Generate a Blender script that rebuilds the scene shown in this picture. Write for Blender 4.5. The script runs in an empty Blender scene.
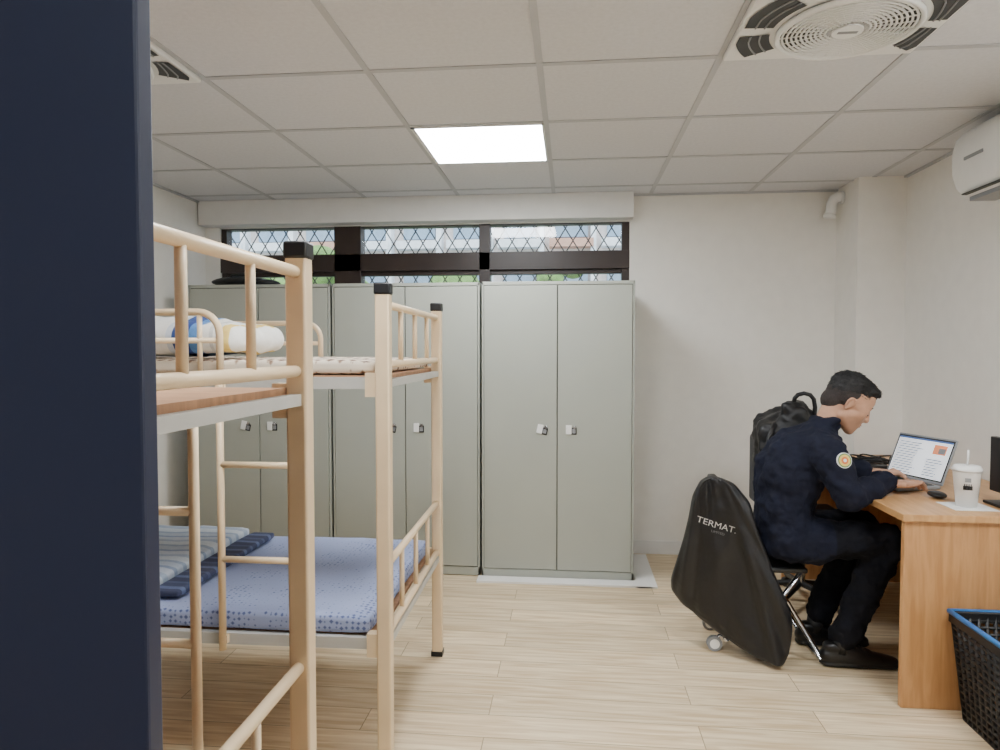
import bpy, bmesh, math, random
from mathutils import Vector, Matrix, Euler, noise
from mathutils.bvhtree import BVHTree
random.seed(7)
D=bpy.data; C=bpy.context
def srgb(r,g,b):
    f=lambda c:(c/12.92 if c<=.04045 else ((c+.055)/1.055)**2.4)
    return (f(r/255),f(g/255),f(b/255),1)
# ---------------------------------------------------------------- materials
def mat(name,col,rough=.5,metal=0,var=.04,scale=12,bump=0,bscale=60,spec=.5,stretch=None):
    m=D.materials.new(name);m.use_nodes=True;n=m.node_tree.nodes;l=m.node_tree.links
    b=n['Principled BSDF'];b.inputs['Roughness'].default_value=rough;b.inputs['Metallic'].default_value=metal
    b.inputs['Specular IOR Level'].default_value=spec
    tc=n.new('ShaderNodeTexCoord');mp=n.new('ShaderNodeMapping');l.new(tc.outputs['Object'],mp.inputs[0])
    if stretch: mp.inputs['Scale'].default_value=stretch
    nz=n.new('ShaderNodeTexNoise');nz.inputs['Scale'].default_value=scale;nz.inputs['Detail'].default_value=4
    l.new(mp.outputs[0],nz.inputs['Vector'])
    r=n.new('ShaderNodeValToRGB');c=Vector(col[:3])
    r.color_ramp.elements[0].color=(*(c*(1-var*2)),1);r.color_ramp.elements[1].color=(*(c*(1+var*2)),1)
    r.color_ramp.elements[0].position=.3;r.color_ramp.elements[1].position=.7
    l.new(nz.outputs['Fac'],r.inputs[0]);l.new(r.outputs[0],b.inputs['Base Color'])
    if bump:
        n2=n.new('ShaderNodeTexNoise');n2.inputs['Scale'].default_value=bscale;l.new(mp.outputs[0],n2.inputs['Vector'])
        bp=n.new('ShaderNodeBump');bp.inputs['Strength'].default_value=bump;bp.inputs['Distance'].default_value=.01
        l.new(n2.outputs['Fac'],bp.inputs['Height']);l.new(bp.outputs[0],b.inputs['Normal'])
    return m
def emis(name,col,s):
    m=D.materials.new(name);m.use_nodes=True;b=m.node_tree.nodes['Principled BSDF']
    b.inputs['Base Color'].default_value=col;b.inputs['Emission Color'].default_value=col;b.inputs['Emission Strength'].default_value=s
    return m
def bands(name,axis,stops,rough=.8,rep=1.0,noise=0.0,off=0.0):
    """colour bands along an object axis; stops=[(pos,col)] constant"""
    m=D.materials.new(name);m.use_nodes=True;n=m.node_tree.nodes;l=m.node_tree.links
    b=n['Principled BSDF'];b.inputs['Roughness'].default_value=rough
    tc=n.new('ShaderNodeTexCoord');sp=n.new('ShaderNodeSeparateXYZ');l.new(tc.outputs['Object'],sp.inputs[0])
    mu=n.new('ShaderNodeMath');mu.operation='MULTIPLY_ADD';mu.inputs[1].default_value=rep;mu.inputs[2].default_value=off
    l.new(sp.outputs[axis],mu.inputs[0]);fr=n.new('ShaderNodeMath');fr.operation='FRACT';l.new(mu.outputs[0],fr.inputs[0])
    r=n.new('ShaderNodeValToRGB');r.color_ramp.interpolation='CONSTANT'
    e=r.color_ramp.elements
    e[0].position=stops[0][0];e[0].color=stops[0][1];e[1].position=stops[1][0];e[1].color=stops[1][1]
    for p,c in stops[2:]:
        x=e.new(p);x.color=c
    l.new(fr.outputs[0],r.inputs[0])
    nz=n.new('ShaderNodeTexNoise');nz.inputs['Scale'].default_value=90;l.new(tc.outputs['Object'],nz.inputs['Vector'])
    mx=n.new('ShaderNodeMix');mx.data_type='RGBA';mx.blend_type='OVERLAY';mx.inputs[0].default_value=noise
    l.new(r.outputs[0],mx.inputs[6]);l.new(nz.outputs['Fac'],mx.inputs[7]);l.new(mx.outputs[2],b.inputs['Base Color'])
    return m
def pattern(name,c1,c2,scale=60,rough=.85,c3=None,p=(.55,.68,.8),na=.6):
    m=D.materials.new(name);m.use_nodes=True;n=m.node_tree.nodes;l=m.node_tree.links
    b=n['Principled BSDF'];b.inputs['Roughness'].default_value=rough
    tc=n.new('ShaderNodeTexCoord');mp=n.new('ShaderNodeMapping');l.new(tc.outputs['Object'],mp.inputs[0])
    v=n.new('ShaderNodeTexVoronoi');v.distance='MANHATTAN';v.inputs['Scale'].default_value=scale;v.inputs['Randomness'].default_value=.35
    l.new(mp.outputs[0],v.inputs['Vector'])
    nz=n.new('ShaderNodeTexNoise');nz.inputs['Scale'].default_value=14;nz.inputs['Detail'].default_value=6;l.new(mp.outputs[0],nz.inputs['Vector'])
    ad=n.new('ShaderNodeMath');ad.operation='MULTIPLY_ADD';ad.inputs[1].default_value=na;l.new(nz.outputs['Fac'],ad.inputs[0]);l.new(v.outputs['Distance'],ad.inputs[2])
    r=n.new('ShaderNodeValToRGB');r.color_ramp.elements[0].position=p[0];r.color_ramp.elements[0].color=c1
    r.color_ramp.elements[1].position=p[2];r.color_ramp.elements[1].color=c2
    if c3: x=r.color_ramp.elements.new(p[1]);x.color=c3
    l.new(ad.outputs[0],r.inputs[0]);l.new(r.outputs[0],b.inputs['Base Color']);return m
def wood(name,c1,c2,axis_scale,rough=.45,planks=None):
    m=D.materials.new(name);m.use_nodes=True;n=m.node_tree.nodes;l=m.node_tree.links
    b=n['Principled BSDF'];b.inputs['Roughness'].default_value=rough
    tc=n.new('ShaderNodeTexCoord');mp=n.new('ShaderNodeMapping');l.new(tc.outputs['Object'],mp.inputs[0]);mp.inputs['Scale'].default_value=axis_scale
    nz=n.new('ShaderNodeTexNoise');nz.inputs['Scale'].default_value=3;nz.inputs['Detail'].default_value=8;nz.inputs['Distortion'].default_value=.6
    r=n.new('ShaderNodeValToRGB');r.color_ramp.elements[0].position=.35;r.color_ramp.elements[0].color=c1
    r.color_ramp.elements[1].position=.65;r.color_ramp.elements[1].color=c2
    l.new(nz.outputs['Fac'],r.inputs[0])
    out=r.outputs[0]
    if planks:
        br=n.new('ShaderNodeTexBrick');l.new(tc.outputs['Object'],br.inputs['Vector']);br.inputs['Scale'].default_value=1
        br.inputs['Brick Width'].default_value=planks[0];br.inputs['Row Height'].default_value=planks[1];br.inputs['Mortar Size'].default_value=.0018
        br.offset=.37;br.inputs['Color1'].default_value=(.80,.79,.77,1);br.inputs['Color2'].default_value=(1.0,.99,.97,1);br.inputs['Mortar'].default_value=(.42,.37,.30,1)
        cb=n.new('ShaderNodeVectorMath');cb.operation='MULTIPLY_ADD';cb.inputs[1].default_value=(37,61,0)
        l.new(br.outputs['Color'],cb.inputs[0]);l.new(mp.outputs[0],cb.inputs[2]);l.new(cb.outputs[0],nz.inputs['Vector'])
        mx=n.new('ShaderNodeMix');mx.data_type='RGBA';mx.blend_type='MULTIPLY';mx.inputs[0].default_value=1
        l.new(r.outputs[0],mx.inputs[6]);l.new(br.outputs['Color'],mx.inputs[7]);out=mx.outputs[2]
    else: l.new(mp.outputs[0],nz.inputs['Vector'])
    l.new(out,b.inputs['Base Color']);return m

M_wall=mat('wall_paint',srgb(239,236,229),.8,var=.01,bump=.05,bscale=150)
M_ceil=mat('ceiling_tile',srgb(216,216,219),.9,var=.02,scale=60,bump=.15,bscale=220)
M_grid=mat('ceiling_grid_metal',srgb(186,187,190),.5,var=.01)
M_floor=wood('floor_vinyl',srgb(212,185,146),srgb(244,225,192),(1.1,15,1),.38,(1.22,.152))
M_trim=mat('white_trim',srgb(230,228,224),.5,var=.01)
M_navy=mat('navy_steel',srgb(41,50,80),.45,var=.02,scale=3)
M_cream=mat('cream_paint',srgb(232,206,168),.35,var=.02)
M_grayfr=mat('grey_frame',srgb(190,188,182),.4,var=.02)
M_black=mat('black_plastic',srgb(24,24,26),.45,var=.05)
M_ply=mat('plywood',srgb(176,134,100),.6,var=.1,scale=5,stretch=(1,12,1))
M_locker=mat('locker_steel',srgb(165,168,158),.38,var=.01,scale=4)
M_lockerd=mat('locker_gap',srgb(70,72,66),.6)
M_slot=mat('vent_slot',srgb(60,62,64),.6)
M_white=mat('white_plastic',srgb(238,238,236),.35,var=.01)
M_gray=mat('gray_plastic',srgb(140,142,145),.45,var=.02)
M_frame=mat('dark_brown_frame',srgb(48,36,32),.4,var=.05)
M_wood=wood('desk_wood',srgb(178,128,80),srgb(198,148,98),(14,2,1.5),.4)
M_woodtop=wood('desk_top_wood',srgb(188,140,90),srgb(206,160,108),(14,1.5,4),.35)
M_jacket=mat('navy_jacket',srgb(22,25,40),.85,var=.08,bump=.3,bscale=40,spec=.2)
M_pants=mat('black_trousers',srgb(19,20,27),.9,var=.08,bump=.3,bscale=40,spec=.2)
M_skin=mat('skin',srgb(188,144,118),.6,var=.05,scale=30,spec=.35)
M_lip=mat('lips',srgb(160,104,92),.5)
M_hair=mat('black_hair',srgb(18,17,18),.6,var=.3,scale=200,bump=.4,bscale=200)
M_fade=mat('cropped_hair',srgb(50,42,40),.8,var=.3,scale=260,bump=.6,bscale=260)
M_shoe=mat('black_leather',srgb(18,17,18),.3,var=.05)
M_cloth=mat('black_nylon',srgb(20,20,23),.45,var=.1,bump=.5,bscale=18)
M_chrome=mat('chrome',srgb(200,200,205),.18,metal=1,var=.01)
M_blue=mat('blue_rim',srgb(40,110,180),.35,var=.02)
M_sheet=pattern('blue_sheet',srgb(86,98,146),srgb(158,170,208),56,c3=srgb(118,130,176),p=(.38,.5,.64),na=.25)
M_quilt=pattern('brown_mattress_print',srgb(90,62,50),srgb(226,212,192),26,c3=srgb(170,142,118),p=(.62,.78,.92))
M_glass=D.materials.new('window_glass');M_glass.use_nodes=True
_n=M_glass.node_tree.nodes;_l=M_glass.node_tree.links;_n.remove(_n['Principled BSDF'])
_t=_n.new('ShaderNodeBsdfTransparent');_g=_n.new('ShaderNodeBsdfGlossy');_g.inputs['Roughness'].default_value=.03;_m=_n.new('ShaderNodeMixShader');_m.inputs[0].default_value=.05
_l.new(_t.outputs[0],_m.inputs[1]);_l.new(_g.outputs[0],_m.inputs[2]);_l.new(_m.outputs[0],_n['Material Output'].inputs[0])
M_panel=emis('led_panel',(.93,.97,1,1),34)
M_corr=emis('corridor_fill_glow',(.92,.97,1,1),12)  # glow of the added fill panel behind the camera

# ---------------------------------------------------------------- builder
class B:
    def __init__(s,name): s.name=name;s.bm=bmesh.new();s.mats=[]
    def mi(s,m):
        if m not in s.mats:s.mats.append(m)
        return s.mats.index(m)
    def _fin(s,faces,m,smooth):
        i=s.mi(m)
        for f in faces:f.material_index=i;f.smooth=smooth
    def box(s,x0,x1,y0,y1,z0,z1,m,mtx=None,bev=0):
        r=bmesh.ops.create_cube(s.bm,size=1);v=r['verts']
        for k in v:
            k.co=Vector(((x0+x1)/2+k.co.x*(x1-x0),(y0+y1)/2+k.co.y*(y1-y0),(z0+z1)/2+k.co.z*(z1-z0)))
        fs=list({f for k in v for f in k.link_faces})
        s._fin(fs,m,False)
        if bev:
            es=list({e for f in fs for e in f.edges})
            rr=bmesh.ops.bevel(s.bm,geom=es,offset=bev,segments=3,profile=.5,affect='EDGES')
            s._fin(rr['faces'],m,True)
            v=list({k for f in rr['faces'] for k in f.verts}|{k for k in v if k.is_valid})
        if mtx:
            for k in v:k.co=mtx@k.co
        return v
    def cyl(s,a,b,r,m,r2=None,seg=20,cap=True):
        a=Vector(a);b=Vector(b);d=b-a;r2=r if r2 is None else r2
        q=d.to_track_quat('Z','Y');R=bmesh.ops.create_cone(s.bm,cap_ends=cap,segments=seg,radius1=r,radius2=r2,depth=d.length)
        for k in R['verts']:k.co=q@k.co+(a+b)/2
        fs=list({f for k in R['verts'] for f in k.link_faces});s._fin(fs,m,False)
        for f in fs:
            if len(f.verts)==4:f.smooth=True
        return R['verts']
    def ball(s,c,r,m,rot=None,u=20,v=12):
        if not hasattr(r,'__len__'):r=(r,r,r)
        R=bmesh.ops.create_uvsphere(s.bm,u_segments=u,v_segments=v,radius=1)
        for k in R['verts']:
            p=Vector((k.co.x*r[0],k.co.y*r[1],k.co.z*r[2]))
            if rot:p=rot@p
            k.co=p+Vector(c)
        s._fin(list({f for k in R['verts'] for f in k.link_faces}),m,True)
    def tube(s,pts,r,m,seg=10,closed=False):
        pts=[Vector(p) for p in pts];rings=[];n=len(pts);prev=None
        for i,p in enumerate(pts):
            if closed:t=(pts[(i+1)%n]-pts[i-1]).normalized()
            else:t=(pts[min(i+1,n-1)]-pts[max(i-1,0)]).normalized()
            if prev is None:
                u=t.orthogonal().normalized()
            else:
                u=(prev-t*prev.dot(t)).normalized()
            prev=u;w=t.cross(u)
            rings.append([s.bm.verts.new(p+(u*math.cos(2*math.pi*k/seg)+w*math.sin(2*math.pi*k/seg))*r) for k in range(seg)])
        fs=[]
        for i in range(n if closed else n-1):
            A=rings[i];Bq=rings[(i+1)%n]
            for k in range(seg):
                fs.append(s.bm.faces.new((A[k],A[(k+1)%seg],Bq[(k+1)%seg],Bq[k])))
        s._fin(fs,m,True)
        if not closed:
            c=[s.bm.faces.new(rings[0][::-1]),s.bm.faces.new(rings[-1])];s._fin(c,m,False)
    def loft(s,rings,m,cap=True,smooth=True):
        R=[[s.bm.verts.new(p) for p in r] for r in rings];fs=[];n=len(R[0])
        for i in range(len(R)-1):
            for k in range(n):fs.append(s.bm.faces.new((R[i][k],R[i][(k+1)%n],R[i+1][(k+1)%n],R[i+1][k])))
        s._fin(fs,m,smooth)
        if cap:s._fin([s.bm.faces.new(R[0][::-1]),s.bm.faces.new(R[-1])],m,False)
    def quad(s,pts,m):
        f=s.bm.faces.new([s.bm.verts.new(p) for p in pts]);s._fin([f],m,False)
    def done(s,bevel=0,parent=None,recalc=True):
        if recalc:bmesh.ops.recalc_face_normals(s.bm,faces=s.bm.faces)
        vs=[v.co for v in s.bm.verts]
        lo=Vector([min(v[i] for v in vs) for i in range(3)]);hi=Vector([max(v[i] for v in vs) for i in range(3)])
        o=Vector(((lo.x+hi.x)/2,(lo.y+hi.y)/2,lo.z))
        for v in s.bm.verts:v.co-=o
        me=D.meshes.new(s.name);s.bm.to_mesh(me);s.bm.free()
        for m in s.mats:me.materials.append(m)
        ob=D.objects.new(s.name,me);C.scene.collection.objects.link(ob);ob.location=o
        if bevel:
            b=ob.modifiers.new('bevel','BEVEL');b.width=bevel;b.segments=2;b.limit_method='ANGLE';b.angle_limit=math.radians(50)
            b.harden_normals=False
        if parent:
            ob.parent=parent;ob.location=o-parent.location
        return ob
def empty(name,loc):
    e=D.objects.new(name,None);e.location=loc;e.empty_display_size=.1;C.scene.collection.objects.link(e);return e
def sphere_pts(c,r,n=14):
    if not hasattr(r,'__len__'):r=(r,r,r)
    out=[]
    for i in range(n//2+1):
        ph=math.pi*i/(n//2)
        for k in range(n if 0<i<n//2 else 1):
            th=2*math.pi*k/n
            out.append(Vector((c[0]+r[0]*math.sin(ph)*math.cos(th),c[1]+r[1]*math.sin(ph)*math.sin(th),c[2]+r[2]*math.cos(ph))))
    return out
def remesh(name,hulls,voxel,parent,mats,mtx=None,smooth=6,disp=None,classify=None,sfac=.5):
    """hulls: list of lists of (centre,radius) -> union of convex hulls, voxel remeshed to one surface"""
    bm=bmesh.new()
    for h in hulls:
        b2=bmesh.new()
        for c,r in h:
            for p in sphere_pts(c,r,18):b2.verts.new(p)
        res=bmesh.ops.convex_hull(b2,input=b2.verts)
        junk=[g for g in res['geom_interior'] if isinstance(g,bmesh.types.BMVert)]+[g for g in res['geom_unused'] if isinstance(g,bmesh.types.BMVert)]
        if junk:bmesh.ops.delete(b2,geom=list(set(junk)),context='VERTS')
        bmesh.ops.recalc_face_normals(b2,faces=b2.faces)
        t=D.meshes.new('t');b2.to_mesh(t);b2.free();bm.from_mesh(t);D.meshes.remove(t)
    me=D.meshes.new(name);bm.to_mesh(me);bm.free()
    ob=D.objects.new(name,me);C.scene.collection.objects.link(ob)
    r=ob.modifiers.new('r','REMESH');r.mode='VOXEL';r.voxel_size=voxel
    s=ob.modifiers.new('s','SMOOTH');s.iterations=smooth;s.factor=sfac
    if disp:
        for k,(st,sc,ty) in enumerate(disp):
            tx=D.textures.new(name+'d%d'%k,ty);tx.noise_scale=sc
            d=ob.modifiers.new('d','DISPLACE');d.texture=tx;d.strength=st;d.mid_level=.5;d.texture_coords='LOCAL'
    dg=C.evaluated_depsgraph_get();ev=ob.evaluated_get(dg);m2=D.meshes.new_from_object(ev)
    D.objects.remove(ob);D.meshes.remove(me)
    if mtx:m2.transform(mtx)
    for m in mats:m2.materials.append(m)
    for p in m2.polygons:
        p.use_smooth=True
        if classify:p.material_index=classify(p.center)
    o2=D.objects.new(name,m2);C.scene.collection.objects.link(o2)
    if parent:
        m2.transform(Matrix.Translation(-parent.location));o2.parent=parent
    return o2
def text(name,s,size,mtx,m,parent=None,ext=.0008):
    cu=D.curves.new(name,'FONT');cu.body=s;cu.size=size;cu.extrude=ext;cu.align_x='CENTER';cu.align_y='CENTER'
    o=D.objects.new(name,cu);C.scene.collection.objects.link(o);dg=C.evaluated_depsgraph_get()
    me=D.meshes.new_from_object(o.evaluated_get(dg));D.objects.remove(o);me.transform(mtx)
    me.materials.clear();me.materials.append(m)
    ob=D.objects.new(name,me);C.scene.collection.objects.link(ob)
    if parent:me.transform(Matrix.Translation(-parent.location));ob.parent=parent
    return ob

# ---------------------------------------------------------------- room shell
XL,XR,YF,YB,H=-2.58,1.975,.42,4.70,2.40
b=B('floor');b.box(XL-.15,XR+.15,-1.9,YB+.15,-.05,0,M_floor);b.done()
b=B('ceiling');b.box(XL-.15,XR+.15,-1.9,YB+.15,H,H+.05,M_ceil);b.done()
gx=[-.117+.635*k for k in range(-4,4)];gy=[3.17+.635*k for k in range(-4,3)]
b=B('trim_1')
for x in gx:
    if XL<x<XR:b.box(x-.012,x+.012,YF,YB,H-.004,H-.0005,M_grid)
for y in gy:b.box(XL,XR,y-.012,y+.012,H-.0045,H-.0005,M_grid)
b.box(XL,XL+.02,YF,YB,H-.012,H-.0005,M_grid);b.box(XR-.02,XR,YF,YB,H-.012,H-.0005,M_grid);b.box(.4,1.7,YB-.02,YB,H-.012,H-.0005,M_grid)
b.done()
b=B('wall_left');b.box(XL-.15,XL,YF-.12,YB+.15,0,H,M_wall);b.done()
b=B('wall_right');b.box(XR,XR+.15,YF-.12,YB+.15,0,H,M_wall);b.done()
WX0,WX1,WZ0,WZ1=-2.47,.385,1.0,2.225
b=B('wall_back')
b.box(XL,WX0,YB,YB+.15,0,H,M_wall);b.box(WX1,XR,YB,YB+.15,0,H,M_wall)
b.box(WX0,WX1,YB,YB+.15,0,WZ0,M_wall);b.box(WX0,WX1,YB,YB+.15,WZ1,H,M_wall);b.done()
b=B('wall_pillar');b.box(1.70,XR,4.36,YB,0,H,M_wall);b.done()
b=B('wall_front')
b.box(XL,-1.20,YF-.12,YF,0,H,M_wall);b.box(.78,XR,YF-.12,YF,0,H,M_wall);b.box(-1.20,.78,YF-.12,YF,2.15,H,M_wall);b.done()
b=B('wall_corridor')
b.box(XL-.15,XR+.15,-1.9,-1.75,0,H,M_wall);b.box(XL-.15,XL,-1.75,YF-.12,0,H,M_wall);b.box(XR,XR+.15,-1.75,YF-.12,0,H,M_wall);b.done()
b=B('baseboard_back');b.box(WX1,1.70,YB-.012,YB,0,.09,M_trim);b.done(.003)
b=B('baseboard_right');b.box(XR-.012,XR,YF,4.36,0,.09,M_trim);b.done(.003)
b=B('baseboard_pillar');b.box(1.688,1.70,4.348,YB-.012,0,.09,M_trim);b.box(1.70,XR-.012,4.348,4.36,0,.09,M_trim);b.done(.003)
b=B('baseboard_left');b.box(XL,XL+.012,YF,YB,0,.09,M_trim);b.done(.003)
# navy double door: left leaf shut, frame
b=B('door_1')
b.box(-1.16,-.264,.404,.42,.01,2.1,M_navy)
b.cyl((-.33,.404,1.0),(-.33,.35,1.0),.012,M_chrome);b.box(-.42,-.32,.342,.354,.99,1.01,M_chrome)
b.done(.002)
b=B('trim_2');b.box(-1.20,-1.16,.29,.43,0,2.15,M_navy);b.box(.74,.78,.29,.43,0,2.15,M_navy);b.box(-1.16,.74,.29,.43,2.1,2.15,M_navy);b.done(.003)

# window
b=B('window_1')
yF0,yF1=YB+.02,YB+.10
def fr(x0,x1,z0,z1,y0=yF0,y1=yF1):b.box(x0,x1,y0,y1,z0,z1,M_frame)
fr(WX0,WX0+.04,WZ0,WZ1);fr(WX1-.05,WX1,WZ0,WZ1);fr(WX0,WX1,WZ1-.006,WZ1);fr(WX0,WX1,WZ0,WZ0+.05)
fr(WX0,WX1,1.915,2.035,YB+.0,YB+.10);fr(-1.64,-1.45,WZ0,WZ1,YB+.0);fr(-.625,-.55,WZ0,WZ1,YB+.0)
for x0,x1 in ((WX0+.04,-1.64),(-1.45,-.625),(-.55,WX1-.05)):
    b.box(x0,x1,YB+.055,YB+.06,1.05,1.90,M_glass);b.box(x0,x1,YB+.055,YB+.06,2.035,WZ1-.006,M_glass)
    fr(x0,x1,1.885,1.915,YB+.03,YB+.08)
b.done(.002)
b=B('window_lattice')   # diamond security mesh outside the panes
z0,z1=WZ0,WZ1;sl=.62;pitch=.105
for sgn in (1,-1):
    k=-40
    while k<60:
        xa=WX0+k*pitch;xb=xa+(z1-z0)*sl
        k+=1
        if sgn<0:xa,xb=xb,xa
        dx=xb-xa
        lo,hi=WX0,WX1
        ta,tb=(lo-xa)/dx,(hi-xa)/dx
        if ta>tb:ta,tb=tb,ta
        t0=max(0,ta);t1=min(1,tb)
        if t1-t0<.02:continue
        p=Vector((xa+dx*t0,YB+.125+.006*sgn,z0+(z1-z0)*t0));q=Vector((xa+dx*t1,YB+.125+.006*sgn,z0+(z1-z0)*t1))
        b.cyl(p,q,.0045,M_black,seg=5,cap=False)
b.done()
b=B('window_pelmet');b.box(XL+.01,.40,YB-.11,YB-.002,2.232,H-.002,M_trim);b.done(.003)
# outside world seen through the window
b=B('outdoor_building')
M_fac=mat('facade_tile',srgb(222,212,206),.8,var=.06);M_fac2=mat('facade_glass',srgb(140,164,184),.2);M_fac3=mat('facade_terracotta',srgb(206,164,144),.8);M_fac4=mat('facade_pale',srgb(236,242,246),.7)
b.box(-14,6,13,16,-1,9,M_fac)
for i in range(20):
    for j in range(8):
        x=-13.6+i*.95;z=.3+j*1.05
        b.box(x,x+.6,12.9,13.02,z,z+.6,M_fac2);b.box(x-.1,x+.7,12.7,13,z-.2,z-.05,M_fac4 if (i*3+j)%5 else M_fac3)
    b.box(-13.9+i*.95,-13.8+i*.95,12.75,13,-1,9,M_fac4)
b.done()
b=B('outdoor_tree')
M_leaf=mat('leaves',srgb(110,146,80),.8,var=.3,scale=4)
for i in range(90):
    b.ball((random.uniform(-8,3),random.uniform(9,10.5),random.uniform(.2,2.55)),random.uniform(.15,.4),M_leaf,u=10,v=7)
for x in (-6,-2.5,1.5):b.cyl((x,9.8,-1),(x,9.8,1.5),.12,M_frame)
b.done()
b=B('outdoor_ground');b.box(-20,12,YB+.3,20,-1.1,-1,mat('asphalt',srgb(130,130,128),.9));b.done()

# ceiling fixtures
def panel(x0,y0):
    b=B('ceiling_light_panel');b.box(x0+.026,x0+.617,y0+.018,y0+.617,H-.006,H-.001,M_panel)
    for a in ((x0+.01,x0+.625,y0+.01,y0+.02),(x0+.01,x0+.625,y0+.615,y0+.625),(x0+.01,x0+.028,y0+.01,y0+.625),(x0+.615,x0+.625,y0+.01,y0+.625)):
        b.box(*a,H-.009,H-.001,M_white)
    b.done()
panel(gx[3],gy[4]);panel(gx[3],gy[1]);panel(gx[6],gy[1])
b=B('corridor_fill_panel');b.box(-.5,.1,-1.2,-.6,H-.02,H-.001,M_corr);b.done()  # unseen glowing panel, added to brighten the corridor side of the navy door
def fan(x0,y0):
    cx,cy=x0+.335,y0+.395;b=B('ceiling_fan_unit');z=H-.005
    b.box(x0+.005,x0+.63,y0-.03,y0+.63,H-.022,H-.001,M_white,bev=.008)
    zz=H-.024
    b.cyl((cx,cy,zz+.001),(cx,cy,zz-.003),.205,M_gray,seg=48)
    b.cyl((cx,cy,zz-.003),(cx,cy,zz-.004),.195,M_lockerd,seg=48)
    for r in (.205,.190,.176,.162,.148,.134,.120,.106,.092,.078,.064):
        b.tube([(cx+r*math.cos(t*math.pi/20),cy+r*math.sin(t*math.pi/20),zz-.010) for t in range(40)],.0038 if r<.2 else .009,M_white,seg=6,closed=True)
    b.cyl((cx,cy,zz-.004),(cx,cy,zz-.018),.045,M_white,seg=28);b.box(cx-.03,cx+.03,cy-.008,cy+.008,zz-.0185,zz-.018,M_gray)
    for k in range(28):
        a=2*math.pi*k/28
        b.cyl((cx+.04*math.cos(a),cy+.04*math.sin(a),zz-.010),(cx+.20*math.cos(a),cy+.20*math.sin(a),zz-.010),.0024,M_white,seg=6)
    for ac,hw_ in ((158,15),(203,19),(22,15),(-23,19)):
        inner=[];outer=[]
        for k in range(11):
            a=math.radians(ac-hw_+2*hw_*k/10);ca,sa=math.cos(a),math.sin(a)
            ri=.228;lim=(x0+.018-cx)/ca if ca<0 else (x0+.617-cx)/ca
            ro=min(.33,lim);inner.append((cx+ri*ca,cy+ri*sa));outer.append((cx+ro*ca,cy+ro*sa))
        for k in range(10):
            b.quad([(inner[k][0],inner[k][1],zz-.001),(outer[k][0],outer[k][1],zz-.001),(outer[k+1][0],outer[k+1][1],zz-.001),(inner[k+1][0],inner[k+1][1],zz-.001)],M_slot)
        for f in (.3,.62):
            b.tube([(inner[k][0]*(1-f)+outer[k][0]*f,inner[k][1]*(1-f)+outer[k][1]*f,zz-.002) for k in range(11)],.003,M_gray,seg=6)
    b.done()
fan(gx[5],gy[2]);fan(gx[1],gy[2])
# air conditioner (profile extruded along the right wall)
b=B('air_conditioner')
prof=[(1.975,2.05),(1.83,2.04),(1.77,2.055),(1.735,2.10),(1.716,2.16),(1.713,2.25),(1.728,2.315),(1.765,2.35),(1.975,2.358)]
y0,y1=2.46,3.385
rings=[]
for y,s in ((y0,.93),(y0+.012,.985),(y0+.03,1),(y1-.03,1),(y1-.012,.985),(y1,.93)):
    rings.append([(1.974-(1.974-x)*s,y,2.195+(z-2.195)*s) for x,z in prof])
b.loft(rings,M_white)
b.box(1.77,1.88,y0+.06,y1-.06,2.035,2.055,M_gray)
b.box(1.740,1.78,y0+.05,y1-.05,2.064,2.070,M_lockerd)
b.box(1.709,1.716,y1-.26,y1-.12,2.20,2.215,M_gray)
ac=b.done(.004)
b=B('air_conditioner_pipe')
b.tube([(1.699,4.60,2.33),(1.67,4.60,2.335),(1.645,4.60,2.32),(1.632,4.60,2.29),(1.63,4.60,2.25),(1.625,4.61,2.215)],.032,M_white,seg=14)
b.cyl((1.70,4.60,2.33),(1.685,4.60,2.33),.04,M_white);b.cyl((1.627,4.61,2.23),(1.624,4.612,2.205),.037,M_white)
b.done()

# ---------------------------------------------------------------- lockers
def locker(x0,x1,yf,h=1.775):
    b=B('metal_locker');y1=yf+.54
    b.box(x0,x1,yf+.02,y1,.03,h,M_locker);b.box(x0+.02,x1-.02,yf+.05,y1-.02,.0,.03,M_lockerd)
    b.box(x0,x1,yf+.004,yf+.02,.004,.055,M_locker);b.box(x0,x1,yf+.004,yf+.02,h-.02,h,M_locker)
    b.box(x0+.0,x0+.012,yf+.004,yf+.02,.004,h,M_locker);b.box(x1-.012,x1,yf+.004,yf+.02,.004,h,M_locker)
    b.box(x0+.01,x1-.01,yf+.016,yf+.021,.05,h-.015,M_lockerd)
    mid=(x0+x1)/2
    b.box(x0+.015,mid-.003,yf,yf+.018,.06,h-.024,M_locker);b.box(mid+.003,x1-.015,yf,yf+.018,.06,h-.024,M_locker)
    for sx in (-1,1):
        cx=mid+sx*.085
        R=Matrix.Translation((cx,yf,.90))@Matrix.Rotation(math.radians(0 if sx>0 else 12),4,'Y')
        b.box(-.034,.0,-.006,0,-.028,.026,M_white,R);b.box(-.004,.03,-.005,0,-.03,.012,M_black,R);b.box(.004,.024,-.008,0,-.022,.004,M_gray,R)
        b.cyl((cx+.018,yf-.004,.915),(cx+.018,yf-.016,.915),.009,M_chrome,seg=12)
    b.done(.002)
locker(-.530,.370,4.10);locker(-1.455,-.545,4.12);locker(-2.380,-1.470,4.12)
b=B('floor_board');b.box(-.55,.47,4.0,4.095,0,.014,M_trim);b.box(.38,.50,4.0,4.64,0,.012,M_trim);b.done(.002)
b=B('black_duffel_bag')
b.ball((-2.14,4.35,1.812),(.20,.12,.035),M_cloth);b.ball((-1.98,4.36,1.803),(.09,.1,.027),M_cloth)
b.tube([(-2.2,4.3,1.82),(-2.17,4.28,1.85),(-2.07,4.28,1.85),(-2.04,4.3,1.82)],.008,M_cloth);b.done()

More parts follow.
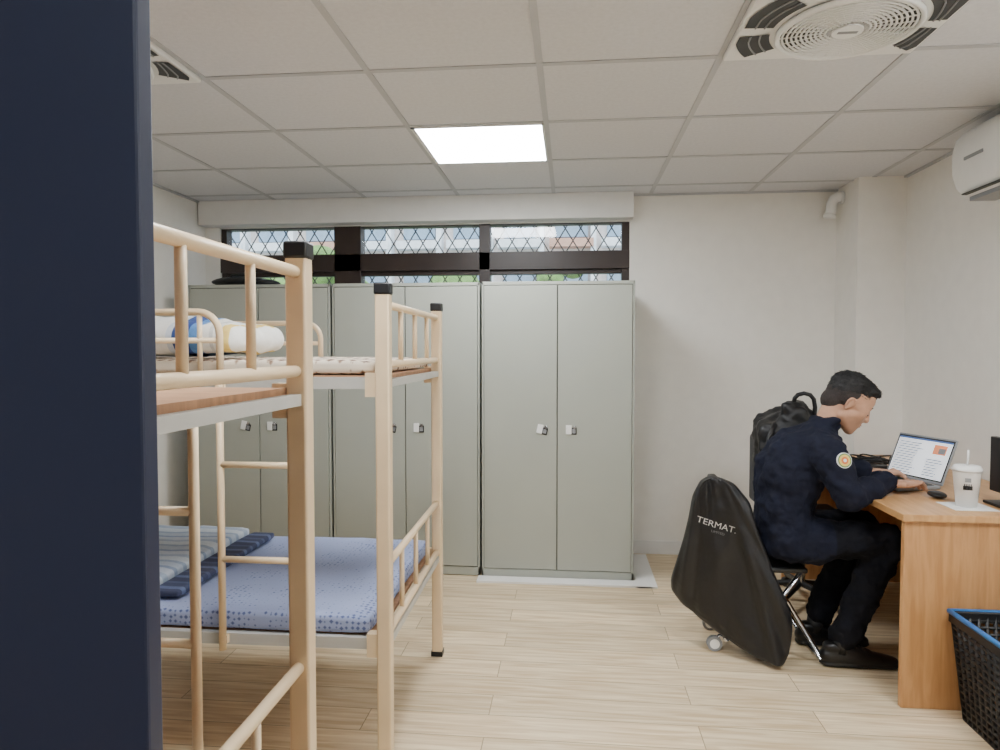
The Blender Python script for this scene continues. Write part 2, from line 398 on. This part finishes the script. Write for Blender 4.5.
# ---------------------------------------------------------------- bunk beds
def bunk(y0,y1,ladder_y,dz=0):
    """posts at x=-.58 and x=-2.5; ladder_y +1 far side, -1 near side"""
    b=B('bunk_bed');xr,xl=-.577,-2.50;hs=.0225
    for x in (xr,xl):
        for y in (y0,y1):
            b.box(x-hs,x+hs,y-hs,y+hs,0.012,1.545+dz,M_cream,bev=.006)
            b.box(x-hs-.003,x+hs+.003,y-hs-.003,y+hs+.003,1.54+dz,1.577+dz,M_black,bev=.006)
            b.box(x-hs-.003,x+hs+.003,y-hs-.003,y+hs+.003,0,.022,M_black)
        r=.0125
        b.cyl((x,y0,1.512+dz),(x,y1,1.512+dz),r,M_cream);b.cyl((x,y0,1.325),(x,y1,1.325),r,M_cream)
        b.cyl((x,y0,.69),(x,y1,.69),r,M_cream);b.cyl((x,y0,.47),(x,y1,.47),r,M_cream)
        for k in (1,2,3):
            y=y0+(y1-y0)*k/4
            b.cyl((x,y,1.325),(x,y,1.512+dz),.009,M_cream,seg=12);b.cyl((x,y,.47),(x,y,.69),.009,M_cream,seg=12)
        for z in (.442,1.265):b.box(x-.012,x+.012,y0,y1,z-.012,z+.012,M_grayfr)
    for y,s in ((y0,1),(y1,-1)):
        for z in (.45,1.267):
            b.box(xl,xr,y-.012,y+.012,z-.018,z+.018,M_grayfr)
            b.box(xr-.055,xr-hs+.002,y-.017,y+.017,z-.042,z+.032,M_cream)
            b.box(xl+hs-.002,xl+.055,y-.017,y+.017,z-.042,z+.032,M_cream)
        xe=-1.105;zt=1.49+dz*.5;R=.07
        arc=[(xe-R+R*math.sin(a),y,zt-R+R*math.cos(a)) for a in [math.pi/2*k/7 for k in range(8)]]
        b.tube([(xl,y,zt)]+arc+[(xe,y,1.28)],.0115,M_cream)
        b.cyl((xl,y,1.40),(xe,y,1.40),.009,M_cream,seg=12)
        for k in range(5):b.cyl((xl+.25+k*.27,y,1.28),(xl+.25+k*.27,y,zt),.008,M_cream,seg=12)
    for z in (.445,1.262):
        for k in range(9):
            x=xl+.12+k*.21;b.box(x-.015,x+.015,y0,y1,z-.015,z+.010,M_grayfr)
    ly=(y1+.012) if ladder_y>0 else (y0-.012)
    ly2=ly+.014*ladder_y
    for x in (-.835,-1.095):
        b.cyl((x,ly2,.42),(x,ly2,1.285),.0115,M_cream)
        b.box(x-.014,x+.014,min(ly,ly2),max(ly,ly2),1.25,1.28,M_cream);b.box(x-.014,x+.014,min(ly,ly2),max(ly,ly2),.44,.465,M_cream)
    for z in (.71,1.01):b.cyl((-.835,ly2,z),(-1.095,ly2,z),.0105,M_cream)
    b.box(xl+.03,xr-.022,y0+.014,y1-.014,1.272,1.290,M_ply);b.box(xl+.03,xr-.03,y0+.014,y1-.014,.455,.468,M_ply)
    return b.done()
bunk(.53,1.43,1,.022)
far_bed=bunk(2.10,3.03,-1)
far_bed.rotation_euler=(0,0,.016);far_bed.location-=Vector((.0078,.0155,0))
def soft(name,x0,x1,y0,y1,z0,z1,m,rad=.02,amp=.006):
    b=B(name);v=b.box(x0,x1,y0,y1,z0,z1,m)
    bmesh.ops.subdivide_edges(b.bm,edges=b.bm.edges[:],cuts=24,use_grid_fill=True)
    cx,cy,cz=(x0+x1)/2,(y0+y1)/2,(z0+z1)/2;hx,hy,hz=(x1-x0)/2,(y1-y0)/2,(z1-z0)/2
    for k in b.bm.verts:
        p=k.co-Vector((cx,cy,cz))
        q=Vector((max(-hx+rad,min(hx-rad,p.x)),max(-hy+rad,min(hy-rad,p.y)),max(-hz+min(rad,hz*.9),min(hz-min(rad,hz*.9),p.z))))
        d=p-q
        if d.length>1e-6:p=q+d.normalized()*min(rad,d.length) if rad<=hz else q+Vector((d.normalized().x*rad,d.normalized().y*rad,d.normalized().z*hz*.9))
        n=noise.noise(Vector((k.co.x*5,k.co.y*5,k.co.z*5)))
        if p.z>-hz*.5:p.z+=n*amp*2+noise.noise(Vector((k.co.x*14,k.co.y*9,2)))*amp*.8
        p.x+=n*amp*.6;p.y+=noise.noise(Vector((k.co.x*9,k.co.z*9,1)))*amp
        k.co=p+Vector((cx,cy,cz))
    for f in b.bm.faces:f.smooth=True
    return b.done()
soft('lower_mattress',-2.46,-.625,2.095,2.99,.470,.535,M_sheet,.022,amp=.005)
soft('upper_mattress',-2.46,-.620,2.12,3.00,1.292,1.338,M_quilt,.018,amp=.004)
M_duv=bands('striped_duvet_cloth',1,[(0,srgb(176,188,204)),(.18,srgb(150,166,190)),(.3,srgb(196,206,216)),(.55,srgb(160,176,198)),(.7,srgb(188,198,212)),(.9,srgb(140,156,184))],rep=5,noise=.15)
M_duvn=bands('navy_duvet_edge',1,[(0,srgb(60,68,98)),(.3,srgb(80,90,122)),(.45,srgb(58,64,92)),(.8,srgb(96,108,142))],rep=9,noise=.15)
soft('folded_duvet',-2.3,-1.40,2.15,2.90,.545,.595,M_duv,.022,amp=.005)
soft('folded_duvet_hem',-1.395,-1.29,2.15,2.90,.545,.572,M_duvn,.012,amp=.002)
M_pil=bands('pillow_cloth',0,[(0,srgb(234,232,228)),(.57,srgb(206,212,222)),(.60,srgb(60,84,140)),(.65,srgb(44,70,140)),(.69,srgb(90,140,200)),(.735,srgb(150,176,210)),(.75,srgb(238,236,230)),(.80,srgb(212,210,206)),(.82,srgb(238,236,230)),(.86,srgb(236,206,120)),(.90,srgb(238,236,230))],rep=1.5,noise=.3,off=.5)
pe=empty('bed_pillow',(-1.42,2.45,1.348))
remesh('pillow_shell',[[((-1.68,2.28,1.41),(.05,.05,.055)),((-1.17,2.28,1.41),(.05,.05,.05)),((-1.68,2.62,1.41),(.05,.05,.055)),((-1.17,2.62,1.41),(.05,.05,.05)),((-1.42,2.45,1.425),(.24,.17,.075))]],.01,pe,[M_pil],smooth=10,disp=[(.03,.12,'CLOUDS')])

# ---------------------------------------------------------------- desk and things on it
b=B('wooden_desk')
b.box(1.248,XR-.003,2.735,4.30,.722,.75,M_woodtop);b.box(1.260,XR-.02,2.75,2.775,0,.722,M_wood);b.box(1.262,XR-.02,4.26,4.285,0,.722,M_wood)
b.box(1.90,1.92,2.775,4.26,.25,.722,M_wood);b.done(.003)
lap=empty('laptop',(1.5,3.38,.751))
hc=Vector((1.58,3.39,.762));u=Vector((.316,-.949,0)).normalized();n=Vector((-.949,-.316,0)).normalized()
LM=Matrix((( u.x,n.x,0,hc.x),(u.y,n.y,0,hc.y),(0,0,1,hc.z),(0,0,0,1)))
b=B('base');b.box(-.165,.165,0,.225,-.010,.006,M_gray,LM,bev=.004);b.box(-.15,.15,.02,.125,.006,.0075,M_black,LM)
for i in range(12):
    for j in range(5):b.box(-.145+i*.0243,-.125+i*.0243,.025+j*.019,.040+j*.019,.0075,.010,M_lockerd,LM)
b.box(-.05,.05,.14,.205,.006,.0066,M_lockerd,LM);b.done(parent=lap)
SM=LM@Matrix.Translation((0,-.004,.006))@Matrix.Rotation(math.radians(22),4,'X')
b=B('lid');b.box(-.165,.165,-.008,0,0,.215,M_gray,SM,bev=.003)
M_scr=emis('screen_white',srgb(232,236,242),.75);M_scrb=emis('screen_ink',srgb(90,94,110),.4);M_scro=emis('screen_orange',srgb(214,130,90),.6);M_scrbl=emis('screen_blue',srgb(70,96,150),.5)
b.box(-.158,.158,0,.001,.012,.207,M_black,SM);b.box(-.152,.152,.001,.0015,.018,.2,M_scr,SM)
b.box(-.152,.152,.0015,.002,.192,.2,M_scrbl,SM);b.box(.06,.13,.0015,.002,.135,.180,M_scro,SM);b.box(.09,.125,.002,.0024,.14,.165,M_gray,SM)
for k in range(13):b.box(-.14,.0+random.uniform(-.04,.02),.0015,.002,.026+k*.0122,.0295+k*.0122,M_scrb,SM)
for k in range(7):b.box(.04,.13+random.uniform(-.03,.01),.0015,.002,.03+k*.0125,.0335+k*.0125,M_scrb,SM)
b.done(parent=lap)
b=B('paper_cup')
cx,cy=1.560,2.90
def ring(r,z,nn=32):return [(cx+r*math.cos(2*math.pi*k/nn),cy+r*math.sin(2*math.pi*k/nn),z) for k in range(nn)]
b.loft([ring(.036,.753),ring(.049,.89),ring(.0505,.895)],M_white)
b.loft([ring(.052,.892),ring(.053,.902),ring(.050,.906),ring(.046,.914),ring(.030,.916)],M_white)
b.cyl((cx,cy,.91),(cx+.004,cy,.975),.004,M_white,seg=10)
for k in range(9):
    a=math.radians(-131+k*4.5);b.box(-.0017,.0017,0,.001,-.012,.012 if k%2 else .004,M_black,Matrix.Translation((cx+.0452*math.cos(a),cy+.0452*math.sin(a),.835))@Matrix.Rotation(a+math.pi/2,4,'Z'))
a=math.radians(-113);b.box(-.010,.010,0,.001,-.008,.008,M_gray,Matrix.Translation((cx+.0475*math.cos(a),cy+.0475*math.sin(a),.862))@Matrix.Rotation(a+math.pi/2,4,'Z'))
b.done()
b=B('paper_napkin');b.box(1.48,1.64,2.82,2.97,.7505,.7525,M_white,None);b.done()
b=B('desktop_monitor');b.box(1.70,1.725,2.80,3.0,.80,1.02,M_black,bev=.004);b.box(1.725,1.75,2.86,2.96,.76,.95,M_black);b.box(1.67,1.85,2.83,2.99,.7505,.762,M_black,bev=.003);b.done()
b=B('computer_mouse');b.ball((1.53,3.06,.765),(.032,.05,.014),M_black);b.done()
b=B('power_cable')
for s in range(3):
    pts=[];cx,cy=1.50+.06*s,3.79+.04*s
    for k in range(70):
        a=k*.22;rr=.05+.02*math.sin(k*.5+s)+.0003*k
        pts.append((cx+rr*math.cos(a)*1.5,cy+rr*math.sin(a),.757+.016*abs(math.sin(k*.35))+.0005*k))
    b.tube(pts,.0045,M_black,seg=6)
b.box(1.50,1.60,3.66,3.72,.751,.785,M_black,bev=.004)
b.done()
b=B('notebook');Rn=Matrix.Translation((1.42,4.13,.751))@Matrix.Rotation(.2,4,'Z')
b.box(-.11,.11,-.13,.13,0,.012,mat('brown_cover',srgb(130,84,60),.6),Rn);b.box(-.108,.112,-.128,.128,.003,.010,M_white,Rn);b.done()
# basket
b=B('laundry_basket')
X0,X1,Y0,Y1,Z0,Z1=1.42,1.78,2.27,2.715,0.0,.385;tp=.035
def bp(fx,fy,fz):
    t=tp*(1-fz);return (X0+t+(X1-X0-2*t)*fx,Y0+t+(Y1-Y0-2*t)*fy,Z0+.004+(Z1-Z0)*fz)
rows=15
for j in range(rows+1):
    f=j/rows;th=.007
    for (a,c) in (((0,0),(1,0)),((1,0),(1,1)),((1,1),(0,1)),((0,1),(0,0))):
        b.cyl(bp(*a,f),bp(*c,f),th,M_black,seg=6)
for k in range(13):
    g=k/12
    for (a,c) in (((g,0,0),(g,0,1)),((g,1,0),(g,1,1)),((0,g,0),(0,g,1)),((1,g,0),(1,g,1))):
        b.cyl(bp(*a),bp(*c),.0075,M_black,seg=6)
b.box(X0+tp,X1-tp,Y0+tp,Y1-tp,0,.008,M_black)
b.box(X0-.008,X1+.008,Y0-.008,Y0+.008,Z1-.03,Z1+.006,M_black);b.box(X0-.008,X1+.008,Y1-.008,Y1+.008,Z1-.03,Z1+.006,M_black)
b.box(X0-.008,X0+.008,Y0,Y1,Z1-.03,Z1+.006,M_black);b.box(X1-.008,X1+.008,Y0,Y1,Z1-.03,Z1+.006,M_black)
b.tube([(X0-.006,Y0-.006,Z1+.008),(X1+.006,Y0-.006,Z1+.008),(X1+.006,Y1+.006,Z1+.008),(X0-.006,Y1+.006,Z1+.008)],.010,M_blue,seg=10,closed=True)
b.done()

# ---------------------------------------------------------------- chairs
b=B('folding_chair')
b.box(.80,1.03,3.10,3.42,.395,.42,M_black,bev=.01)
for y in (3.11,3.41):
    b.tube([(.68,y+.06,.76),(.74,y+.05,.60),(.82,y,.43),(.95,y,.26),(1.10,y,.013)],.011,M_chrome)
    b.tube([(1.0,y,.40),(.90,y,.25),(.70,y+.05,.07)],.011,M_chrome)
b.tube([(1.10,3.11,.013),(1.10,3.41,.013)],.011,M_chrome);b.tube([(.70,3.16,.07),(.70,3.46,.07)],.011,M_chrome)
b.box(.66,.70,3.20,3.44,.60,.77,M_black,bev=.01)
for x,y in ((.655,3.20),(.68,3.44)):
    b.cyl((x,y-.012,.034),(x,y+.012,.034),.034,M_gray,seg=24);b.cyl((x,y-.014,.034),(x,y+.014,.034),.022,M_white,seg=20)
    b.tube([(x,y,.034),(x+.02,y,.07),(.70,y+.0,.07)],.008,M_chrome)
b.done(.001)
cov=empty('black_garment_cover',(.72,3.12,.02))
rowsC=[(.80,.60,.66),(.775,.568,.715),(.70,.54,.775),(.60,.525,.80),(.50,.505,.835),(.40,.48,.87),(.30,.455,.915),(.24,.455,.935),(.18,.51,.94),(.12,.60,.935),(.06,.70,.925),(.02,.80,.905)]
b=B('cover_cloth');rings=[]
fine=[]
for i in range(len(rowsC)-1):
    for k in range(3):
        f=k/3;fine.append(tuple(rowsC[i][j]*(1-f)+rowsC[i+1][j]*f for j in range(3)))
fine.append(rowsC[-1])
for z,xa,xb in fine:
    r=[];N=72;xa+=.018;xb+=.010
    for k in range(N):
        a=2*math.pi*k/N;cx=(xa+xb)/2;hw=(xb-xa)/2
        ca,sa=math.cos(a),math.sin(a)
        x=cx+hw*math.copysign(abs(ca)**.7,ca)
        yf=3.24-(x-.45)*.5
        dep=.10 if z>.45 else .10+.03*min(1,(.45-z)*5)
        dep*=.6+.4*min(1,max(0,(.80-z)*12))
        y=yf+dep*.5+dep*.5*math.copysign(abs(sa)**.7,sa)
        # folds radiating from the top corner
        ang=math.atan2(x-.60,.95-z)
        rad=math.hypot(x-.60,.95-z)
        fold=noise.noise(Vector((ang*11,rad*1.2,5)))*.055*min(1,rad*1.4)+noise.noise(Vector((ang*26,rad*3,9)))*.018
        if .52<z<.66 and x<.79:fold*=.45
        r.append((x+fold*.25,y+fold,z))
    rings.append(r)
b.loft(rings,M_cloth);o=b.done(parent=cov)
ss=o.modifiers.new('s','SUBSURF');ss.levels=1;ss.render_levels=1
dg=C.evaluated_depsgraph_get();C.view_layer.update();oe=o.evaluated_get(dg);me=oe.to_mesh()
mw=Matrix.Translation(Vector(o.location)+cov.location)
bv=BVHTree.FromPolygons([mw@v.co for v in me.vertices],[list(p.vertices) for p in me.polygons])
def onto(ob):   # lay printed text on the cloth surface
    for v in ob.data.vertices:
        p=v.co+ob.parent.location
        h=bv.ray_cast(Vector((p.x,2.6,p.z)),Vector((0,1,0)))
        if h[0]:v.co.y=h[0].y-.0012-ob.parent.location.y
onto(text('cover_logo','TERMAT.',.040,Matrix.Translation((.648,3.05,.590))@Matrix.Rotation(math.radians(11),4,'Y')@Matrix.Rotation(math.radians(90),4,'X'),M_white,cov))
onto(text('cover_tagline','LIMITED',.015,Matrix.Translation((.652,3.05,.558))@Matrix.Rotation(math.radians(11),4,'Y')@Matrix.Rotation(math.radians(90),4,'X'),M_gray,cov))

b=B('office_chair')
cx,cy=1.24,3.86
b.box(cx-.19,cx+.22,cy-.22,cy+.22,.44,.50,M_black,bev=.02)
b.box(cx-.23,cx-.18,cy-.20,cy+.20,.52,.90,M_slot,bev=.022)
b.tube([(cx-.2,cy,.56),(cx-.22,cy,.46),(cx-.1,cy,.42),(cx,cy,.42)],.014,M_black)
b.cyl((cx,cy,.10),(cx,cy,.44),.025,M_chrome)
for k in range(5):
    a=2*math.pi*k/5+.3;e=(cx+.26*math.cos(a),cy+.26*math.sin(a))
    b.cyl((cx,cy,.11),(e[0],e[1],.075),.018,M_black,r2=.013);b.cyl((e[0],e[1]-.012,.028),(e[0],e[1]+.012,.028),.028,M_black,seg=16)
b.done(.002)
bag=empty('backpack',(1.08,3.78,.6))
remesh('bag_body',[[((1.02,3.62,.60),.05),((1.18,3.60,.62),.05),((1.0,3.64,.95),.045),((1.16,3.62,1.04),.045),((1.04,3.86,.66),.05),((1.16,3.82,1.04),.045),((1.02,3.82,.98),.045)],
  [((1.19,3.64,1.0),.05),((1.10,3.64,1.07),.04),((1.18,3.72,1.08),.04)],[((1.03,3.56,.66),.045),((1.14,3.55,.68),.045),((1.08,3.57,.84),.045)]],.012,bag,[M_cloth],smooth=8,disp=[(.05,.08,'CLOUDS')])
b=B('bag_straps')
b.tube([(1.13,3.66,1.10),(1.135,3.66,1.125),(1.15,3.66,1.142),(1.18,3.66,1.15),(1.21,3.66,1.142),(1.228,3.66,1.12),(1.235,3.66,1.08),(1.23,3.66,1.0)],.011,M_cloth)
b.tube([(1.02,3.60,1.0),(.985,3.57,.93),(.98,3.57,.82),(1.01,3.57,.7)],.012,M_cloth);b.done(parent=bag)

# ---------------------------------------------------------------- seated man
man=empty('seated_man',(1.05,3.22,0))
Yc=3.22
def cls(c):
    if c.z<.42 or (c.x>1.12 and c.z<.655 and c.z<.46+(c.x-.8)*.6):return 1
    return 0
hip=[[((.945,Yc,.535),(.118,.185,.105)),((.958,Yc,.70),(.128,.175,.09))],
     [((.958,Yc,.70),(.128,.175,.09)),((.985,Yc,.85),(.148,.185,.10))],
     [((.985,Yc,.85),(.148,.185,.10)),((1.03,Yc,.94),(.118,.17,.085))],
     [((1.03,Yc,.94),(.115,.17,.08)),((1.08,Yc-.16,.945),.07),((1.08,Yc+.16,.945),.07),((1.105,Yc,1.01),(.07,.075,.05))],
     [((1.112,Yc,1.03),(.068,.076,.024)),((1.138,Yc,1.070),(.064,.069,.012))],[((1.115,Yc,1.04),(.062,.068,.026)),((1.09,Yc,.995),(.08,.085,.03))],
     [((1.08,Yc-.175,.935),.078),((1.155,Yc-.225,.760),.064)],[((1.155,Yc-.225,.760),.060),((1.325,Yc-.13,.80),.047)],[((1.315,Yc-.135,.80),.052),((1.345,Yc-.12,.802),.047)],
     [((1.08,Yc+.175,.935),.078),((1.19,Yc+.26,.79),.064)],[((1.19,Yc+.26,.79),.062),((1.38,Yc+.20,.80),.045)],
     [((.955,Yc,.50),(.130,.195,.065)),((1.07,Yc-.08,.525),(.10,.120,.09)),((1.07,Yc+.08,.525),(.10,.120,.09))],
     [((.97,Yc-.10,.54),.098),((1.35,Yc-.13,.55),.072)],[((1.35,Yc-.13,.545),.070),((1.27,Yc-.12,.34),.066)],[((1.27,Yc-.12,.34),.066),((1.185,Yc-.12,.13),.060)],
     [((.97,Yc+.10,.54),.098),((1.35,Yc+.13,.55),.072)],[((1.35,Yc+.13,.545),.070),((1.24,Yc+.12,.34),.066)],[((1.24,Yc+.12,.34),.066),((1.15,Yc+.10,.15),.058)]]
body=remesh('clothed_body',hip,.009,man,[M_jacket,M_pants],smooth=6,disp=[(.035,.08,'CLOUDS'),(.016,.035,'CLOUDS')],classify=cls)
b=B('socks')
for (x,y,z) in ((1.178,Yc-.12,.13),(1.143,Yc+.10,.13)):
    b.cyl((x-.012,y,.06),(x+.0,y,z),.036,M_black,r2=.040)
b.done(parent=man)
def shoe(name,x,y):
    h=[[((x-.045,y,.045),(.042,.036,.034)),((x+.06,y,.045),(.05,.040,.036)),((x+.165,y,.034),(.055,.045,.024)),((x+.205,y,.030),(.040,.036,.020))],
       [((x-.035,y,.085),(.038,.034,.024)),((x+.03,y,.075),(.045,.036,.028)),((x+.10,y,.055),(.04,.036,.026))],
       [((x-.05,y,.012),(.036,.037,.011)),((x+.08,y,.012),(.05,.043,.011)),((x+.20,y,.012),(.048,.043,.011))]]
    remesh(name,h,.006,man,[M_shoe],smooth=4)
    b=B(name+'_laces')
    for k in range(4):b.tube([(x+.045+k*.018,y-.026,.093-k*.006),(x+.05+k*.018,y,.104-k*.008),(x+.045+k*.018,y+.026,.093-k*.006)],.003,M_black,seg=6)
    b.done(parent=man)
shoe('shoe_right',1.165,Yc-.12);shoe('shoe_left',1.13,Yc+.10)
# head -- local frame: +x face, +z up
S=1.04
HM=Matrix.Translation((1.224,Yc,1.132))@Matrix.Rotation(math.radians(-3),4,'Z')@Matrix.Rotation(math.radians(32),4,'Y')@Matrix.Scale(S,4)
HI=HM.inverted();nk=HI@Vector((1.128,Yc,1.025))
face=[[((-.012,0,.035),(.094,.074,.083))],
 [((.052,0,.048),(.042,.050,.045)),((.050,.030,-.005),.034),((.050,-.030,-.005),.034),((-.02,0,.02),(.07,.07,.06))],
 [((.050,.030,-.01),.033),((.050,-.030,-.01),.033),((.066,0,-.045),(.028,.036,.027)),((.066,0,-.094),(.021,.025,.018)),((-.005,.046,-.055),.024),((-.005,-.046,-.055),.024)],
 [((.086,0,.020),.009),((.106,0,-.020),.0100)],[((.105,0,-.022),.0105),((.088,.013,-.027),.009),((.088,-.013,-.027),.009)],
 [((.074,.028,.027),(.014,.022,.007))],[((.074,-.028,.027),(.014,.022,.007))],
 [((.086,0,-.050),(.0105,.022,.006))],[((.085,0,-.060),(.010,.019,.006))],
 [((-.035,0,-.03),.052),(tuple(nk),.050)],[((.0,0,-.07),.030),((-.035,0,-.05),.045)],
 [((-.012,.074,.004),(.018,.010,.021)),((-.016,.070,-.022),(.009,.008,.013))],[((-.012,-.074,.004),(.018,.010,.021)),((-.016,-.070,-.022),(.009,.008,.013))]]
remesh('head',face,.0040,man,[M_skin,M_lip],mtx=HM,smooth=5)
hair=[[((-.020,0,.058),(.092,.074,.078))],[((-.005,0,.088),(.092,.062,.044)),((.050,0,.092),(.040,.050,.028))],[((-.045,0,.035),(.062,.072,.055))]]
hob=remesh('hair',hair,.005,man,[M_hair],mtx=HM,smooth=3,disp=[(.006,.012,'CLOUDS')])
remesh('cropped_sides',[[((-.028,0,.022),(.080,.0765,.060)),((-.005,0,.045),(.045,.0755,.036))],[((-.062,0,-.015),(.046,.058,.052))]],.0045,man,[M_fade],mtx=HM,smooth=3)
# straight strands combed forward over the crown
b=B('hair_strands')
for p in random.sample(list(hob.data.polygons),min(1500,len(hob.data.polygons))):
    c=HI@(p.center+man.location);nrm=(HI.to_3x3()@p.normal).normalized()
    if c.z<.045 and c.x>-.02:continue
    d=Vector((1,random.uniform(-.25,.25),-.05));d=(d-nrm*d.dot(nrm))
    if d.length<.2:d=Vector((0,0,-1))-nrm*nrm.dot(Vector((0,0,-1)))
    if c.x<-.06:d=Vector((-.2,0,-1))-nrm*nrm.dot(Vector((-.2,0,-1)))
    d.normalize();L=random.uniform(.012,.020)
    a=c-nrm*.002;e=c+d*L+nrm*random.uniform(.0,.003)
    b.cyl(HM@a,HM@e,.0026,M_hair,r2=.0006,seg=4,cap=False)
b.done(parent=man)
b=B('face_details')
rot=HM.to_3x3().normalized()
for sy in (-1,1):
    b.ball(HM@Vector((.0755,sy*.029,.004)),.0115,M_white,u=14,v=8);b.ball(HM@Vector((.0845,sy*.029,-.002)),.0048,M_black,u=10,v=6)
    b.ball(HM@Vector((.0757,sy*.029,.0075)),(.0130,.0145,.0095),M_skin,rot=rot,u=14,v=8)
    b.tube([HM@Vector((.0875,sy*.018,.000)),HM@Vector((.0885,sy*.028,-.0005)),HM@Vector((.082,sy*.040,.000))],.0013,M_hair,seg=6)
    b.tube([HM@Vector((.0885,sy*.014,.029)),HM@Vector((.088,sy*.028,.034)),HM@Vector((.077,sy*.045,.029))],.0028,M_hair,seg=6)
    b.tube([HM@Vector((-.002,sy*.082,.016)),HM@Vector((-.014,sy*.085,.022)),HM@Vector((-.026,sy*.084,.010)),HM@Vector((-.022,sy*.081,-.012))],.0026,M_skin,seg=6)
b.ball(HM@Vector((.0935,0,-.0515)),(.004,.018,.0032),M_lip,rot=rot);b.ball(HM@Vector((.0925,0,-.059)),(.004,.015,.0034),M_lip,rot=rot)
b.done(parent=man)
def hand(name,base,yaw,sy,pitch=0):
    h=[[((.0,0,0),(.026,.026,.018)),((.035,-.026,0),.014),((.035,.026,0),.014)],[((.03,-.028,0),.014),((.03,.028,0),.014),((.085,-.030,.002),.0115),((.088,.03,.002),.0115)]]
    for k,(yy,L) in enumerate(((.030*sy,.072),(.010*sy,.082),(-.011*sy,.076),(-.031*sy,.060))):
        p0=Vector((.086,yy,.002));sp=yy*.15
        p1=p0+Vector((L*.42,sp,.006+.002*k));p2=p1+Vector((L*.30,sp*.5,-.014));p3=p2+Vector((L*.16,0,-.018))
        h+=[[(p0,.0095),(p1,.0088)],[(p1,.0088),(p2,.008)],[(p2,.008),(p3,.007)]]
    t0=Vector((.025,.026*sy,-.004));t1=Vector((.060,.050*sy,-.010));t2=Vector((.088,.056*sy,-.016))
    h+=[[(t0,.014),(t1,.0105)],[(t1,.0105),(t2,.0085)]]
    mm=Matrix.Translation(base)@Matrix.Rotation(yaw,4,'Z')@Matrix.Rotation(pitch,4,'Y')
    return remesh(name,h,.0028,man,[M_skin],mtx=mm,smooth=3)
hand('hand_right',(1.375,Yc-.115,.798),math.radians(22),1,math.radians(4))
hand('hand_left',(1.405,Yc+.195,.798),math.radians(-8),-1,math.radians(4))
me=body.data;bv=BVHTree.FromPolygons([v.co+man.location for v in me.vertices],[list(p.vertices) for p in me.polygons])
loc,nor,_,_=bv.find_nearest(Vector((1.14,2.90,.935)))
q=nor.to_track_quat('Z','Y').to_matrix().to_4x4()
b=B('shoulder_badge')
for r,m,z in ((.032,M_white,.002),(.029,mat('badge_green',srgb(90,140,80),.7),.003),(.024,mat('badge_gold',srgb(230,200,110),.7),.004),(.015,mat('badge_orange',srgb(222,120,60),.7),.005),(.007,M_white,.006)):
    vs=b.cyl((0,0,-.004),(0,0,z+.002),r,m,seg=24)
    for v in vs:v.co=Matrix.Translation(loc)@q@v.co
b.done(parent=man)

# ---------------------------------------------------------------- world & camera
w=D.worlds.new('sky');C.scene.world=w;w.use_nodes=True
bg=w.node_tree.nodes['Background'];bg.inputs['Color'].default_value=(.80,.90,1,1);bg.inputs['Strength'].default_value=4
cam=D.cameras.new('camera');cam.sensor_width=36;cam.lens=24.95;cam.clip_start=.02
co=D.objects.new('camera',cam);C.scene.collection.objects.link(co);C.scene.camera=co
co.location=(0,0,1.37);co.rotation_euler=(math.radians(90-2.066),0,math.radians(5.85))
